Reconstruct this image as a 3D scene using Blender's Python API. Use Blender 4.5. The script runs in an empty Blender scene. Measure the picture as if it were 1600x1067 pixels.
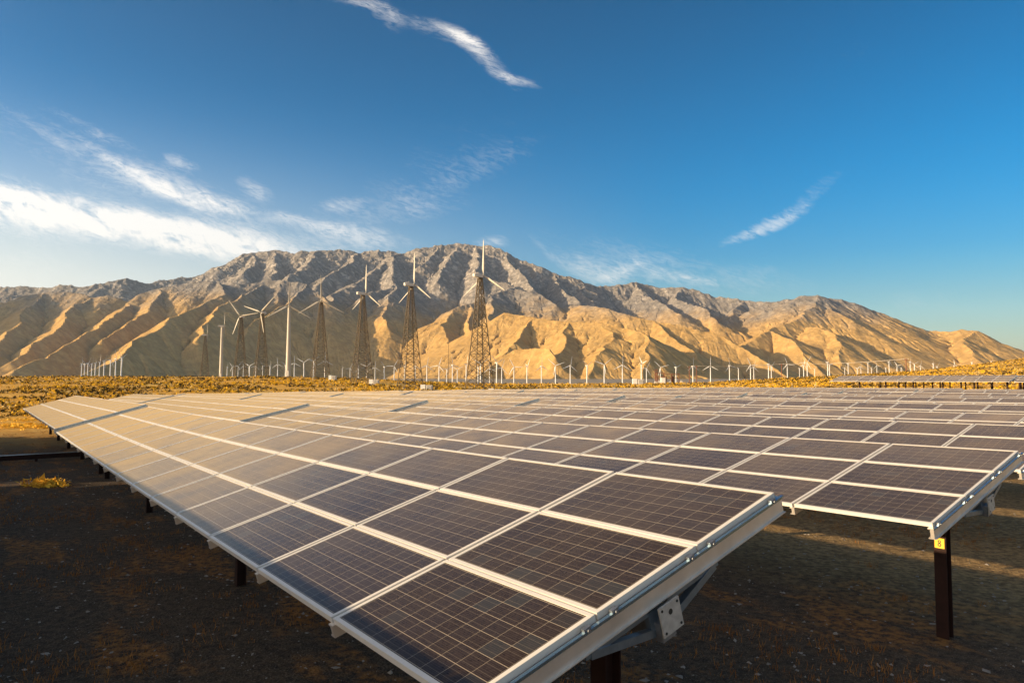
import bpy, math, random
import numpy as np
from mathutils import Matrix, Vector
R = math.radians
random.seed(7); rng = np.random.default_rng(11)
S = bpy.context.scene
COL = S.collection
F = 1081.0; CAMZ = 3.37
PITCH = math.atan(56.5 / F)
SUN_AZ, SUN_EL = R(-107.0), R(13.88)      # azimuth clockwise from the viewing direction

# ------------------------------------------------------------------ helpers
def pt(px, py, D):
    """world point seen at photo pixel (px,py) at forward distance D"""
    a, b = (px - 800) / F, -(py - 533.5) / F
    c, s = math.cos(PITCH), math.sin(PITCH)
    y, z = c - b * s, s + b * c
    return Vector((a / y * D, D, CAMZ + z / y * D))

def tag(o, label=None, cat=None, group=None, kind=None):
    if label: o['label'] = label
    if cat: o['category'] = cat
    if group: o['group'] = group
    if kind: o['kind'] = kind
    return o

def empty(name, loc=(0, 0, 0), rz=0.0):
    o = bpy.data.objects.new(name, None); o.empty_display_size = .3
    o.location = loc; o.rotation_euler = (0, 0, rz); COL.objects.link(o); return o

def put(name, me, parent=None, mat=None):
    o = bpy.data.objects.new(name, me)
    if parent is not None: o.parent = parent
    if mat is not None: o.matrix_local = mat if parent is None else mat
    COL.objects.link(o); return o

class MB:
    """collects boxes, bars and tubes in one mesh"""
    def __init__(s): s.v = []; s.f = []; s.m = []; s.sm = []
    def add(s, vs, fs, m=0, smooth=False):
        n = len(s.v); s.v += [tuple(p) for p in vs]
        s.f += [tuple(i + n for i in f) for f in fs]; s.m += [m] * len(fs); s.sm += [smooth] * len(fs)
    def box(s, x0, x1, y0, y1, z0, z1, m=0, M=None):
        vs = [Vector((x, y, z)) for x in (x0, x1) for y in (y0, y1) for z in (z0, z1)]
        if M is not None: vs = [M @ p for p in vs]
        s.add(vs, [(0, 1, 3, 2), (4, 6, 7, 5), (0, 4, 5, 1), (2, 3, 7, 6), (0, 2, 6, 4), (1, 5, 7, 3)], m)
    def tube(s, a, b, r0, r1=None, n=8, m=0, cap=True, smooth=True, ph=0.0):
        r1 = r0 if r1 is None else r1
        a, b = Vector(a), Vector(b); d = (b - a).normalized()
        t = d.orthogonal().normalized() if abs(d.z) < .99 else Vector((1, 0, 0))
        if abs(d.z) < .99: t = d.cross(Vector((0, 0, 1))).normalized()
        w = d.cross(t)
        vs = []
        for (c, r) in ((a, r0), (b, r1)):
            for i in range(n):
                q = 2 * math.pi * i / n + ph
                vs.append(c + (t * math.cos(q) + w * math.sin(q)) * r)
        fs = [(i, (i + 1) % n, n + (i + 1) % n, n + i) for i in range(n)]
        s.add(vs, fs, m, smooth)
        if cap: s.add(vs, [tuple(range(n))[::-1], tuple(range(n, 2 * n))], m)
    def bar(s, a, b, w, m=0):
        s.tube(a, b, w * .7071, n=4, m=m, smooth=False, ph=math.pi / 4)
    def mesh(s, name, mats):
        me = bpy.data.meshes.new(name); me.from_pydata(s.v, [], s.f)
        for q in mats: me.materials.append(q)
        me.polygons.foreach_set('material_index', s.m); me.polygons.foreach_set('use_smooth', s.sm)
        me.update(); return me

def np_mesh(name, V, Fc, mats, mi=None, smooth=True):
    me = bpy.data.meshes.new(name); nf, k = Fc.shape
    me.vertices.add(len(V)); me.vertices.foreach_set('co', V.astype(np.float32).ravel())
    me.loops.add(nf * k); me.loops.foreach_set('vertex_index', Fc.astype(np.int32).ravel())
    me.polygons.add(nf); me.polygons.foreach_set('loop_start', np.arange(0, nf * k, k, dtype=np.int32))
    me.polygons.foreach_set('loop_total', np.full(nf, k, dtype=np.int32))
    for q in mats: me.materials.append(q)
    if mi is not None: me.polygons.foreach_set('material_index', mi.astype(np.int32))
    me.polygons.foreach_set('use_smooth', np.full(nf, smooth))
    me.update(calc_edges=True); return me

# ------------------------------------------------------------------ node helpers
class NT:
    def __init__(s, tree): s.t = tree; s.n = tree.nodes; s.l = tree.links
    def new(s, typ, **kw):
        n = s.n.new(typ)
        for k, v in kw.items(): setattr(n, k, v)
        return n
    def link(s, a, b): s.l.new(a, b)
    def val(s, sock, x):
        if isinstance(x, bpy.types.NodeSocket): s.link(x, sock)
        else: sock.default_value = x
    def math(s, op, a, b=0.0, c=None, clamp=False):
        n = s.new('ShaderNodeMath', operation=op, use_clamp=clamp)
        s.val(n.inputs[0], a); s.val(n.inputs[1], b)
        if c is not None: s.val(n.inputs[2], c)
        return n.outputs[0]
    def vmath(s, op, a, b=None, out=0):
        n = s.new('ShaderNodeVectorMath', operation=op); s.val(n.inputs[0], a)
        if b is not None:
            if op == 'SCALE': s.val(n.inputs[3], b)
            else: s.val(n.inputs[1], b)
        return n.outputs[out]
    def mix(s, f, a, b):
        n = s.new('ShaderNodeMix', data_type='RGBA'); s.val(n.inputs[0], f)
        s.val(n.inputs[6], a); s.val(n.inputs[7], b); return n.outputs[2]
    def ramp(s, x, lo, hi, a=0.0, b=1.0, smooth=True):
        n = s.new('ShaderNodeMapRange', interpolation_type='SMOOTHSTEP' if smooth else 'LINEAR')
        s.val(n.inputs[0], x); s.val(n.inputs[1], lo); s.val(n.inputs[2], hi); s.val(n.inputs[3], a); s.val(n.inputs[4], b)
        return n.outputs[0]
    def noise(s, vec, scale, detail=4, rough=.55, dist=0.0, color=False):
        n = s.new('ShaderNodeTexNoise'); s.val(n.inputs['Vector'], vec)
        n.inputs['Scale'].default_value = scale; n.inputs['Detail'].default_value = detail
        n.inputs['Roughness'].default_value = rough; n.inputs['Distortion'].default_value = dist
        return n.outputs[1 if color else 0]
    def mapping(s, vec, loc=(0, 0, 0), rot=(0, 0, 0), scale=(1, 1, 1), typ='POINT'):
        n = s.new('ShaderNodeMapping', vector_type=typ); s.val(n.inputs[0], vec)
        n.inputs[1].default_value = loc; n.inputs[2].default_value = rot; n.inputs[3].default_value = scale
        return n.outputs[0]
    def sep(s, v): n = s.new('ShaderNodeSeparateXYZ'); s.val(n.inputs[0], v); return n.outputs
    def comb(s, x, y, z): n = s.new('ShaderNodeCombineXYZ'); s.val(n.inputs[0], x); s.val(n.inputs[1], y); s.val(n.inputs[2], z); return n.outputs[0]
    def bump(s, h, strength=.5, dist=.1):
        n = s.new('ShaderNodeBump'); n.inputs['Strength'].default_value = strength
        n.inputs['Distance'].default_value = dist; s.val(n.inputs['Height'], h); return n.outputs[0]

def rgb(r, g, b): return (r, g, b, 1.0)
def mat(name):
    m = bpy.data.materials.new(name); m.use_nodes = True
    t = NT(m.node_tree); b = t.n['Principled BSDF']; return m, t, b
def simple(name, col, rough=.6, metal=0.0, var=.15, scale=3.0, spec=.5, bump=0.0):
    m, t, b = mat(name)
    tc = t.new('ShaderNodeTexCoord')
    nz = t.noise(tc.outputs['Object'], scale, 4)
    k = t.ramp(nz, .25, .75, 1 - var, 1 + var, False)
    c = t.vmath('SCALE', (col[0], col[1], col[2]), k)
    t.link(c, b.inputs['Base Color'])
    b.inputs['Roughness'].default_value = rough; b.inputs['Metallic'].default_value = metal
    b.inputs['Specular IOR Level'].default_value = spec
    if bump: t.link(t.bump(nz, bump, .01), b.inputs['Normal'])
    return m

# ------------------------------------------------------------------ terrain function
YAW = R(37.45)
HP = np.array([math.cos(YAW), math.sin(YAW)])      # across the rows
UH = np.array([-math.sin(YAW), math.cos(YAW)])     # along the rows
ZS = np.array([-50, 0, 3, 11, 20, 29, 55, 73, 86, 98, 105, 140.])
ZO = np.array([0., 0, 0, -.11, -.155, -.19, -.34, -.55, -.85, -1.2, -1.45, -1.6])
EX = np.array([-2000, 450, 560, 640, 700, 760, 860, 1000, 1100, 1200, 1300, 1350, 1440, 1490, 1520, 1550, 1600, 1800, 3000.])
EY = np.array([588.5, 588.5, 591, 596, 598, 600, 600, 599.5, 598, 592, 587.5, 584.5, 579, 573, 570, 565.5, 560, 548, 548.])
def sstep(a, b, x):
    t = np.clip((x - a) / (b - a), 0, 1); return t * t * (3 - 2 * t)
def block(perp): return 1.25 * sstep(83, 90, perp)
def gz(x, y):
    x = np.asarray(x, float); y = np.asarray(y, float)
    r = np.hypot(x, y) + 1e-6; az = np.clip(np.arctan2(x, y), R(-60), R(60))
    px = 800 + F * np.tan(az); D = r * np.maximum(np.cos(az), .5)
    perp = x * HP[0] + y * HP[1]; s = x * UH[0] + y * UH[1]
    N = np.interp(s, ZS, ZO) + block(perp)
    ye = np.interp(px, EX, EY)
    Dc = np.interp(px, [-2000, 700, 1000, 1600], [255, 230, 250, 430])
    zc = CAMZ - (ye - 590) / F * Dc
    z1 = np.interp(px, [-2000, 100, 600, 1150, 1400], [0, -.2, -1.0, -.6, .6])
    t = np.clip((D - 95) / (Dc - 95), 0, 1)
    Fz = z1 + (zc - z1) * t ** 1.05
    far = CAMZ - (ye + 1.6 - 590) / F * D - .4
    w = sstep(Dc, Dc + 15, D)
    Fz = Fz * (1 - w) + far * w
    plain = np.full_like(D, -6.0)
    w = sstep(2600, 4200, D); Fz = Fz * (1 - w) + plain * w
    w = sstep(72, 125, D)
    z = N * (1 - w) + Fz * w
    w = sstep(10, 60, r)
    z = z + .05 * np.sin(x * .9 + 1.3 * np.sin(y * .5)) * np.cos(y * .7) * .5 * (1 - w)
    return z
def gzf(x, y): return float(gz(x, y))

# ------------------------------------------------------------------ camera, sun, sky
cam = bpy.data.cameras.new('camera'); cam.sensor_width = 36; cam.lens = F / 1600 * 36
cam.clip_start = .1; cam.clip_end = 60000
co = bpy.data.objects.new('camera', cam); COL.objects.link(co)
co.location = (0, 0, CAMZ); co.rotation_euler = (R(90) + PITCH, 0, 0); S.camera = co
S.view_settings.view_transform = 'Standard'; S.view_settings.look = 'None'
S.view_settings.exposure = 1.0; S.view_settings.gamma = 1.0
S.cycles.use_denoising = True
S.cycles.max_bounces = 6; S.cycles.diffuse_bounces = 2; S.cycles.glossy_bounces = 3
S.cycles.volume_bounces = 0; S.cycles.transparent_max_bounces = 8
S.cycles.use_adaptive_sampling = True; S.cycles.adaptive_threshold = .015

sd = Vector((math.sin(SUN_AZ) * math.cos(SUN_EL), math.cos(SUN_AZ) * math.cos(SUN_EL), math.sin(SUN_EL)))
sl = bpy.data.lights.new('sun', 'SUN'); sl.energy = 5.0; sl.angle = R(.55); sl.color = (1.0, .73, .43)
so = bpy.data.objects.new('sun', sl); COL.objects.link(so); so.location = (-60, -20, 60)
so.rotation_euler = (-sd).to_track_quat('-Z', 'Y').to_euler()

W = bpy.data.worlds.new('World'); S.world = W; W.use_nodes = True
t = NT(W.node_tree); bg = t.n['Background']
sky = t.new('ShaderNodeTexSky', sky_type='NISHITA', sun_disc=False)
sky.sun_elevation = SUN_EL; sky.sun_rotation = SUN_AZ % (2 * math.pi)
sky.air_density = 1.0; sky.dust_density = 1.2; sky.ozone_density = 2.2; sky.altitude = 300
hs = t.new('ShaderNodeHueSaturation'); hs.inputs['Saturation'].default_value = 1.9; hs.inputs['Value'].default_value = 1.0
t.link(sky.outputs[0], hs.inputs['Color'])

gen = t.new('ShaderNodeTexCoord').outputs['Generated']
dx, dy, dz = t.sep(gen)
tint = t.mix(t.ramp(dz, .0, .30), rgb(1.0, .95, .98), rgb(.0, 1.20, 1.20))
blue = t.vmath('MULTIPLY', hs.outputs[0], tint)
blue = t.vmath('SCALE', blue, t.ramp(dz, .18, .62, 1.0, .58))
blue = t.mix(t.ramp(dy, -.25, .45), t.vmath('MULTIPLY', sky.outputs[0], (1.35, 1.2, 1.08)), blue)  # unseen sky behind the camera made neutral and brighter, as fill light
yy = t.math('MAXIMUM', dy, .05)
uv = t.comb(t.math('DIVIDE', dx, yy), t.math('DIVIDE', dz, yy), 0.0)
front = t.ramp(dy, .05, .25)
# cirrus: oriented patches (photo direction px,py; half length, half width in px; tilt in degrees; weight)
CL = [(130, 338, 250, 24, -12, 1.5), (330, 372, 190, 20, -9, 1.2), (10, 318, 120, 34, -12, 1.2), (290, 303, 110, 20, -21, .95), (205, 268, 130, 9, -31, .55),
      (355, 328, 70, 13, -14, .6), (95, 222, 90, 7, -32, .28), (150, 205, 70, 8, -25, .28), (285, 257, 26, 12, -20, .6), (400, 300, 30, 14, -30, .55), (530, 325, 36, 11, 8, .5),
      (445, 341, 34, 10, -10, .45), (560, 372, 85, 15, -8, .7), (490, 352, 60, 9, -14, .5), (690, 290, 150, 20, 25, .16), (640, 330, 110, 18, 10, .16), (770, 380, 30, 8, 5, .45), (120, 308, 26, 10, 0, .35),
      (680, 46, 70, 12, -22, .5), (603, 20, 34, 15, -48, .5), (755, 92, 58, 12, -43, .65), (805, 126, 36, 6, -14, .55), (565, 4, 45, 8, -10, .5), (722, 60, 45, 10, -34, .45),
      (1215, 345, 45, 11, 24, .7), (1160, 370, 60, 7, 20, .45), (1265, 312, 55, 12, 38, .32), (935, 425, 60, 13, -24, .62), (960, 430, 40, 9, 22, .5), (880, 408, 60, 10, -35, .42),
      (1035, 425, 90, 18, -18, .32), (1100, 443, 70, 9, -12, .4), (1460, 470, 80, 16, -3, .22), (1340, 80, 90, 22, 30, .06), (1440, 160, 60, 20, -40, .05), (640, 305, 230, 44, 22, .11), (1000, 405, 200, 34, -10, .15), (720, 210, 170, 60, 30, .05), (150, 265, 230, 50, -30, .18), (1150, 430, 140, 20, -6, .2), (30, 395, 140, 40, 3, .22), (330, 380, 150, 26, -6, .5)]
acc = None
warp = t.noise(uv, 5.0, 3, .5, color=True)
uvw = t.vmath('ADD', uv, t.vmath('SCALE', t.vmath('SUBTRACT', warp, (.5, .5, .5)), .022))
for (px, py, a, b, ang, wt) in CL:
    p = pt(px, py, 1.0); u0, w0 = p.x, p.z - CAMZ
    m_ = t.mapping(uvw, (u0, w0, 0), (0, 0, R(ang)), (a / F * 1.15, b / F * 1.25, 1), 'TEXTURE')
    g = t.ramp(t.vmath('LENGTH', m_, out=1), 0.0, 1.45, wt, 0.0)
    acc = g if acc is None else t.math('ADD', acc, g)
st = t.mapping(t.mapping(uvw, (0, 0, 0), (0, 0, R(16))), (0, 0, 0), (0, 0, 0), (1, 4.2, 1))
n1 = t.noise(st, 7.0, 9, .62, .4)
st2 = t.mapping(t.mapping(uvw, (3, 1, 0), (0, 0, R(38))), (0, 0, 0), (0, 0, 0), (1, 2.2, 1))
n2 = t.noise(st2, 34.0, 6, .65, .6)
nn = t.math('ADD', t.math('MULTIPLY', n1, .6), t.math('MULTIPLY', n2, .4))
al = t.math('MULTIPLY', acc, t.ramp(nn, .38, .62, .12, 1.3, False))
n3 = t.noise(st, 38.0, 6, .68, 1.6)
al = t.math('MULTIPLY', al, t.ramp(t.math('ADD', n3, t.math('MULTIPLY', acc, .12)), .42, .60, .22, 1.2, False))
al = t.math('MULTIPLY', t.ramp(al, .04, 1.45, 0, .76, False), front, clamp=True)
ccol = t.vmath('SCALE', (1.0, .93, .84), 9.5)
# bright dusty air low over the horizon, strongest on the sun's side
sunv = (sd.x, sd.y, 0.0)
side = t.ramp(t.vmath('DOT_PRODUCT', gen, sunv, 1), -.75, .75, .0, 1.0)
low = t.ramp(dz, -.02, .40, 1.0, 0.0)
hz = t.math('ADD', t.math('MULTIPLY', t.math('POWER', low, 1.4), t.math('SUBTRACT', t.math('MULTIPLY', side, 1.35), .12, clamp=True)), t.math('MULTIPLY', t.math('POWER', low, 3.0), .34), clamp=True)
base = t.mix(hz, blue, (8.6, 8.1, 7.1, 1))
glow = t.math('POWER', t.ramp(t.vmath('DOT_PRODUCT', gen, tuple(sd), 1), .35, 1.0, 0, 1, False), 2.0)  # glow around the unseen sun, added as warm fill light
base = t.vmath('ADD', base, t.vmath('SCALE', (8.0, 5.5, 3.2), glow))
fin = t.mix(al, base, ccol)
t.link(fin, bg.inputs['Color']); bg.inputs['Strength'].default_value = .074

# ------------------------------------------------------------------ ground
def ground_mat():
    m, t, b = mat('desert_ground')
    geo = t.new('ShaderNodeNewGeometry'); P = geo.outputs['Position']
    x, y, z = t.sep(P)
    r = t.vmath('LENGTH', t.comb(x, y, 0.0), out=1)
    big = t.noise(P, .05, 5, .6); mid = t.noise(P, .6, 5, .6); fine = t.noise(P, 9.0, 5, .65); grit = t.noise(P, 55.0, 3, .7)
    vor = t.new('ShaderNodeTexVoronoi'); t.link(P, vor.inputs['Vector']); vor.inputs['Scale'].default_value = 26
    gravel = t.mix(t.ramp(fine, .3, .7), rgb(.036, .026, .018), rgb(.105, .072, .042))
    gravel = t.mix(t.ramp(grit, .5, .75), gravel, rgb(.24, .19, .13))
    grass = t.mix(t.ramp(fine, .35, .65), rgb(.24, .085, .018), rgb(.38, .17, .04))
    gm = t.math('MULTIPLY', t.ramp(t.noise(t.mapping(t.mapping(P, (0, 0, 0), (0, 0, -YAW)), (0, 0, 0), (0, 0, 0), (1.0, .35, 1)), .9, 5, .6), .5, .62), t.ramp(fine, .35, .6), clamp=True)
    near = t.mix(t.math('MULTIPLY', gm, .75), gravel, grass)
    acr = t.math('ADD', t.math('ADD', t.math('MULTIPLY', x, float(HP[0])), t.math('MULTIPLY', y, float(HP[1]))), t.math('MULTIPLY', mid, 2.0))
    sunlit_sand = t.mix(t.ramp(fine, .3, .7), rgb(.14, .092, .042), rgb(.44, .30, .13))  # sandier ground, its colour raised to brighten the sunlit strip
    near = t.mix(t.ramp(acr, 10.5, 14.5, 0, .85), near, sunlit_sand)
    sand = t.mix(t.ramp(mid, .35, .65), rgb(.60, .31, .045), rgb(.72, .42, .08))
    dirt = t.mix(t.ramp(big, .35, .65), rgb(.58, .30, .05), rgb(.72, .47, .13))
    far = t.mix(t.ramp(big, .42, .62), sand, dirt)
    far = t.mix(t.math('MULTIPLY', t.ramp(mid, .55, .7), .5), far, rgb(.12, .09, .03))
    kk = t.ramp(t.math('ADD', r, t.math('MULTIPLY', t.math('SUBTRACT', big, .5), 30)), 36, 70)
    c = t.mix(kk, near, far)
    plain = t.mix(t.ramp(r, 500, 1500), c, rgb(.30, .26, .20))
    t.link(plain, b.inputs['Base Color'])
    b.inputs['Roughness'].default_value = .95; b.inputs['Specular IOR Level'].default_value = .15
    hgt = t.math('ADD', t.math('MULTIPLY', fine, .6), t.math('ADD', t.math('MULTIPLY', grit, .25), t.math('MULTIPLY', vor.outputs['Distance'], .6)))
    t.link(t.bump(hgt, .9, .05), b.inputs['Normal'])
    return m
naz = 720
rr = np.concatenate([[0.0], np.geomspace(.4, 60, 150), np.geomspace(61, 600, 130), np.geomspace(615, 24000, 70)])
A = np.linspace(-math.pi, math.pi, naz, endpoint=False)
X = rr[:, None] * np.sin(A)[None]; Y = rr[:, None] * np.cos(A)[None]
Z = gz(X, Y)
V = np.stack([X, Y, Z], -1).reshape(-1, 3)
i, j = np.meshgrid(np.arange(len(rr) - 1), np.arange(naz), indexing='ij'); j2 = (j + 1) % naz
Fc = np.stack([i * naz + j, i * naz + j2, (i + 1) * naz + j2, (i + 1) * naz + j], -1).reshape(-1, 4)
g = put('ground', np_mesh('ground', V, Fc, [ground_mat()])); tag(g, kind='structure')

# ------------------------------------------------------------------ mountains
def fbm(x, y, seed, octaves=6, ridged=False, lac=2.03, gain=.5):
    g_ = np.random.default_rng(seed); out = np.zeros_like(x); amp = 1.0; tot = 0.0
    for o in range(octaves):
        T = g_.random((256, 256)); ox, oy = g_.random(2) * 200
        fx = x * lac ** o + ox; fy = y * lac ** o + oy
        xi = np.floor(fx).astype(int); yi = np.floor(fy).astype(int)
        a = fx - xi; b = fy - yi; a = a * a * a * (a * (a * 6 - 15) + 10); b = b * b * b * (b * (b * 6 - 15) + 10)
        x0 = xi & 255; x1 = (xi + 1) & 255; y0 = yi & 255; y1 = (yi + 1) & 255
        n = (T[x0, y0] * (1 - a) + T[x1, y0] * a) * (1 - b) + (T[x0, y1] * (1 - a) + T[x1, y1] * a) * b
        if ridged: n = 1 - np.abs(2 * n - 1)
        out += n * amp; tot += amp; amp *= gain
    return out / tot
# ridge lines: (photo direction x, y, distance in m) with flank slope
RID = [
 ([(-900, 470, 9500), (-500, 452, 9800), (-200, 455, 10000), (0, 449, 10000), (45, 448, 10000), (60, 451, 10000), (110, 446, 10000), (135, 451, 10000), (160, 444, 10000), (200, 436, 10200), (225, 441, 10300), (250, 438, 10500), (300, 432, 10800), (330, 422, 11000), (360, 405, 11200), (380, 397, 11300), (410, 395, 11400), (440, 392, 11400), (460, 396, 11300), (500, 392, 11300), (525, 391, 11400), (560, 394, 11500), (590, 390, 11500), (605, 392, 11500), (635, 394, 11500), (665, 387, 11600), (690, 382, 11700), (720, 379, 11800), (745, 384, 11800), (770, 386, 11700), (790, 395, 11500), (815, 407, 11300), (840, 415, 11100), (865, 427, 11000), (890, 432, 10900), (910, 442, 10900), (935, 449, 11000), (960, 443, 11100), (985, 441, 11200), (1010, 445, 11200), (1035, 450, 11100), (1065, 449, 11000), (1090, 456, 10900), (1120, 464, 10800), (1160, 469, 10600), (1200, 472, 10300)], .62),
 ([(1200, 472, 9900), (1225, 468, 9700), (1245, 463, 9600), (1270, 461, 9500), (1290, 466, 9500), (1320, 472, 9400), (1350, 481, 9300), (1380, 491, 9200), (1410, 504, 9100), (1440, 516, 9000), (1470, 518, 8800), (1490, 515, 8700), (1515, 516, 8600), (1535, 524, 8500), (1550, 533, 8400), (1600, 556, 8000), (1680, 590, 7600)], .5),
 ([(1540, 548, 15000), (1580, 538, 15000), (1640, 532, 15000), (1800, 540, 15000)], .4),
 ([(-900, 440, 6500), (-500, 450, 7000), (-200, 470, 7300), (0, 472, 7500), (25, 464, 7500), (70, 459, 7600), (110, 457, 7600), (150, 464, 7500), (175, 460, 7500), (205, 470, 7500), (225, 459, 7600), (255, 451, 7700), (290, 441, 7800), (320, 438, 7800), (340, 446, 7900), (370, 444, 8000), (400, 441, 8100), (430, 438, 8100), (465, 443, 8000), (490, 456, 7900), (510, 472, 7700)], .62),
 ([(329, 441, 7800), (350, 459, 7300), (329, 471, 6900), (314, 484, 6500), (296, 493, 6200), (278, 495, 6000), (253, 511, 5700), (228, 524, 5450), (207, 536, 5250), (177, 552, 5000), (152, 565, 4800), (101, 589, 4500)], .68),
 ([(400, 445, 8000), (375, 462, 7300), (360, 479, 6700), (345, 495, 6300), (333, 508, 6000), (318, 530, 5700)], .7),
 ([(207, 471, 7500), (192, 483, 7000), (168, 499, 6500), (140, 515, 6000), (100, 538, 5500), (60, 560, 5100), (20, 585, 4800)], .68),
 ([(75, 459, 7600), (60, 475, 7200), (35, 490, 6800), (10, 515, 6300), (-30, 545, 5700), (-70, 585, 5200)], .68),
 ([(150, 464, 7500), (120, 485, 7000), (85, 505, 6500), (50, 530, 6000), (0, 565, 5500)], .7),
 ([(-60, 468, 7400), (-100, 500, 6600), (-160, 545, 5700), (-200, 590, 5000)], .66),  # unseen spur added left of the view for its shade
 ([(-250, 440, 7200), (-330, 470, 6300), (-420, 530, 5400), (-480, 585, 4800)], .62),  # unseen big ridge, added to keep the left slopes dark
 ([(-120, 440, 7300), (-170, 452, 6600), (-220, 480, 5900), (-280, 530, 5200), (-320, 585, 4600)], .7),  # unseen spur just out of view, added to shade the slopes beside it
 ([(-350, 345, 7800), (-430, 335, 6800), (-500, 360, 6000), (-560, 470, 5200), (-600, 570, 4600)], .6),  # unseen peak, added and raised to throw shade on the left range
 ([(-700, 420, 6800), (-800, 450, 5600), (-950, 520, 4600)], .6),
 ([(255, 451, 7700), (245, 470, 7200), (225, 488, 6800), (200, 505, 6400), (170, 530, 5800)], .75),
 ([(430, 439, 8100), (424, 470, 7500), (412, 505, 6900)], .7),
 ([(470, 444, 8000), (455, 462, 7600), (440, 485, 7100), (400, 510, 6500), (380, 545, 6000)], .75),
 ([(500, 392, 11300), (480, 412, 10300), (470, 425, 9700), (455, 440, 9200)], .75),
 ([(410, 396, 11400), (395, 415, 10500), (380, 432, 9800)], .75),
 ([(440, 393, 11400), (435, 412, 10500), (425, 430, 9700)], .8),
 ([(560, 395, 11500), (545, 412, 10500), (520, 430, 9700), (500, 445, 9200)], .7),
 ([(605, 394, 11500), (612, 403, 10900), (618, 420, 10100), (608, 445, 9200), (600, 462, 8600), (608, 485, 8000), (615, 508, 7500)], .6),
 ([(608, 440, 9300), (580, 455, 8800), (560, 470, 8300), (545, 490, 7800), (530, 500, 7500)], .66),
 ([(600, 410, 10700), (575, 430, 9900), (550, 440, 9300), (530, 455, 8700), (515, 470, 8200)], .72),
 ([(720, 380, 11800), (712, 400, 11000), (700, 420, 10300), (685, 440, 9700)], .8),
 ([(690, 383, 11700), (680, 400, 11100), (665, 415, 10600)], .85),
 ([(745, 385, 11800), (750, 402, 11000), (748, 420, 10300), (745, 440, 9600)], .85),
 ([(790, 396, 11500), (800, 415, 10700), (815, 435, 9900), (830, 450, 9300)], .85),
 ([(865, 428, 11000), (868, 440, 10400), (880, 455, 9800), (900, 470, 9200)], .8),
 ([(910, 443, 10900), (905, 455, 10300), (925, 470, 9700)], .85),
 ([(770, 437, 9800), (800, 449, 9400), (838, 461, 9000), (870, 475, 8600)], .55),
 ([(800, 449, 9400), (760, 462, 8900), (722, 476, 8400), (695, 492, 7900), (690, 508, 7500), (702, 530, 7100), (712, 549, 6700), (690, 575, 6300)], .58),
 ([(760, 462, 8900), (765, 485, 8200), (772, 505, 7700), (760, 535, 7000), (745, 552, 6600)], .62),
 ([(730, 474, 8500), (735, 500, 7800), (730, 525, 7200)], .7),
 ([(775, 500, 7600), (800, 489, 7000), (850, 496, 6700), (900, 502, 6400), (930, 504, 6250), (962, 505, 6100), (985, 517, 5900), (1002, 531, 5700), (1003, 548, 5500), (1006, 570, 5200), (1012, 592, 4900)], .5),
 ([(850, 497, 6700), (835, 515, 6300), (815, 535, 5900), (795, 555, 5600), (765, 572, 5300), (740, 592, 5000)], .62),
 ([(905, 503, 6350), (898, 520, 6000), (890, 540, 5600), (878, 560, 5250), (858, 592, 4800)], .56),
 ([(955, 505, 6150), (950, 525, 5800), (945, 550, 5400), (935, 590, 4900)], .5),
 ([(762, 568, 5400), (805, 546, 5500), (835, 543, 5450), (859, 545, 5300), (872, 556, 5100)], .7),
 ([(900, 474, 8700), (922, 478, 8300), (960, 483, 8000), (1000, 496, 7700), (1040, 503, 7500), (1080, 510, 7300), (1110, 520, 7100), (1150, 541, 6800), (1180, 561, 6500), (1212, 588, 6100)], .52),
 ([(1035, 503, 7500), (1050, 525, 7000), (1075, 545, 6600), (1100, 570, 6200)], .55),
 ([(1065, 450, 11000), (1050, 465, 10300), (1090, 480, 9600), (1120, 500, 9000)], .7),
 ([(985, 442, 11200), (1000, 458, 10500), (1030, 475, 9800), (1060, 490, 9200)], .62),
 ([(1160, 470, 10600), (1150, 485, 10000), (1140, 500, 9400), (1150, 520, 8800)], .65),
 ([(1270, 462, 9500), (1262, 480, 9000), (1238, 498, 8500), (1200, 515, 8000), (1170, 535, 7500), (1150, 550, 7100)], .52),
 ([(1245, 512, 8300), (1275, 510, 8000), (1292, 520, 7800), (1300, 540, 7400), (1310, 575, 6900)], .55),
 ([(1275, 475, 9200), (1300, 489, 8800), (1330, 502, 8500), (1362, 520, 8200), (1390, 540, 7900), (1412, 570, 7500)], .52),
 ([(1290, 467, 9500), (1340, 490, 9000), (1375, 512, 8600), (1420, 535, 8200), (1470, 560, 7700)], .5),
 ([(1200, 516, 8000), (1235, 530, 7500), (1260, 550, 7100), (1275, 580, 6700)], .55),
 ([(1440, 517, 9000), (1430, 532, 8600), (1440, 555, 8000)], .5), ([(1515, 517, 8600), (1505, 535, 8100), (1520, 560, 7600)], .5),
]
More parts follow.
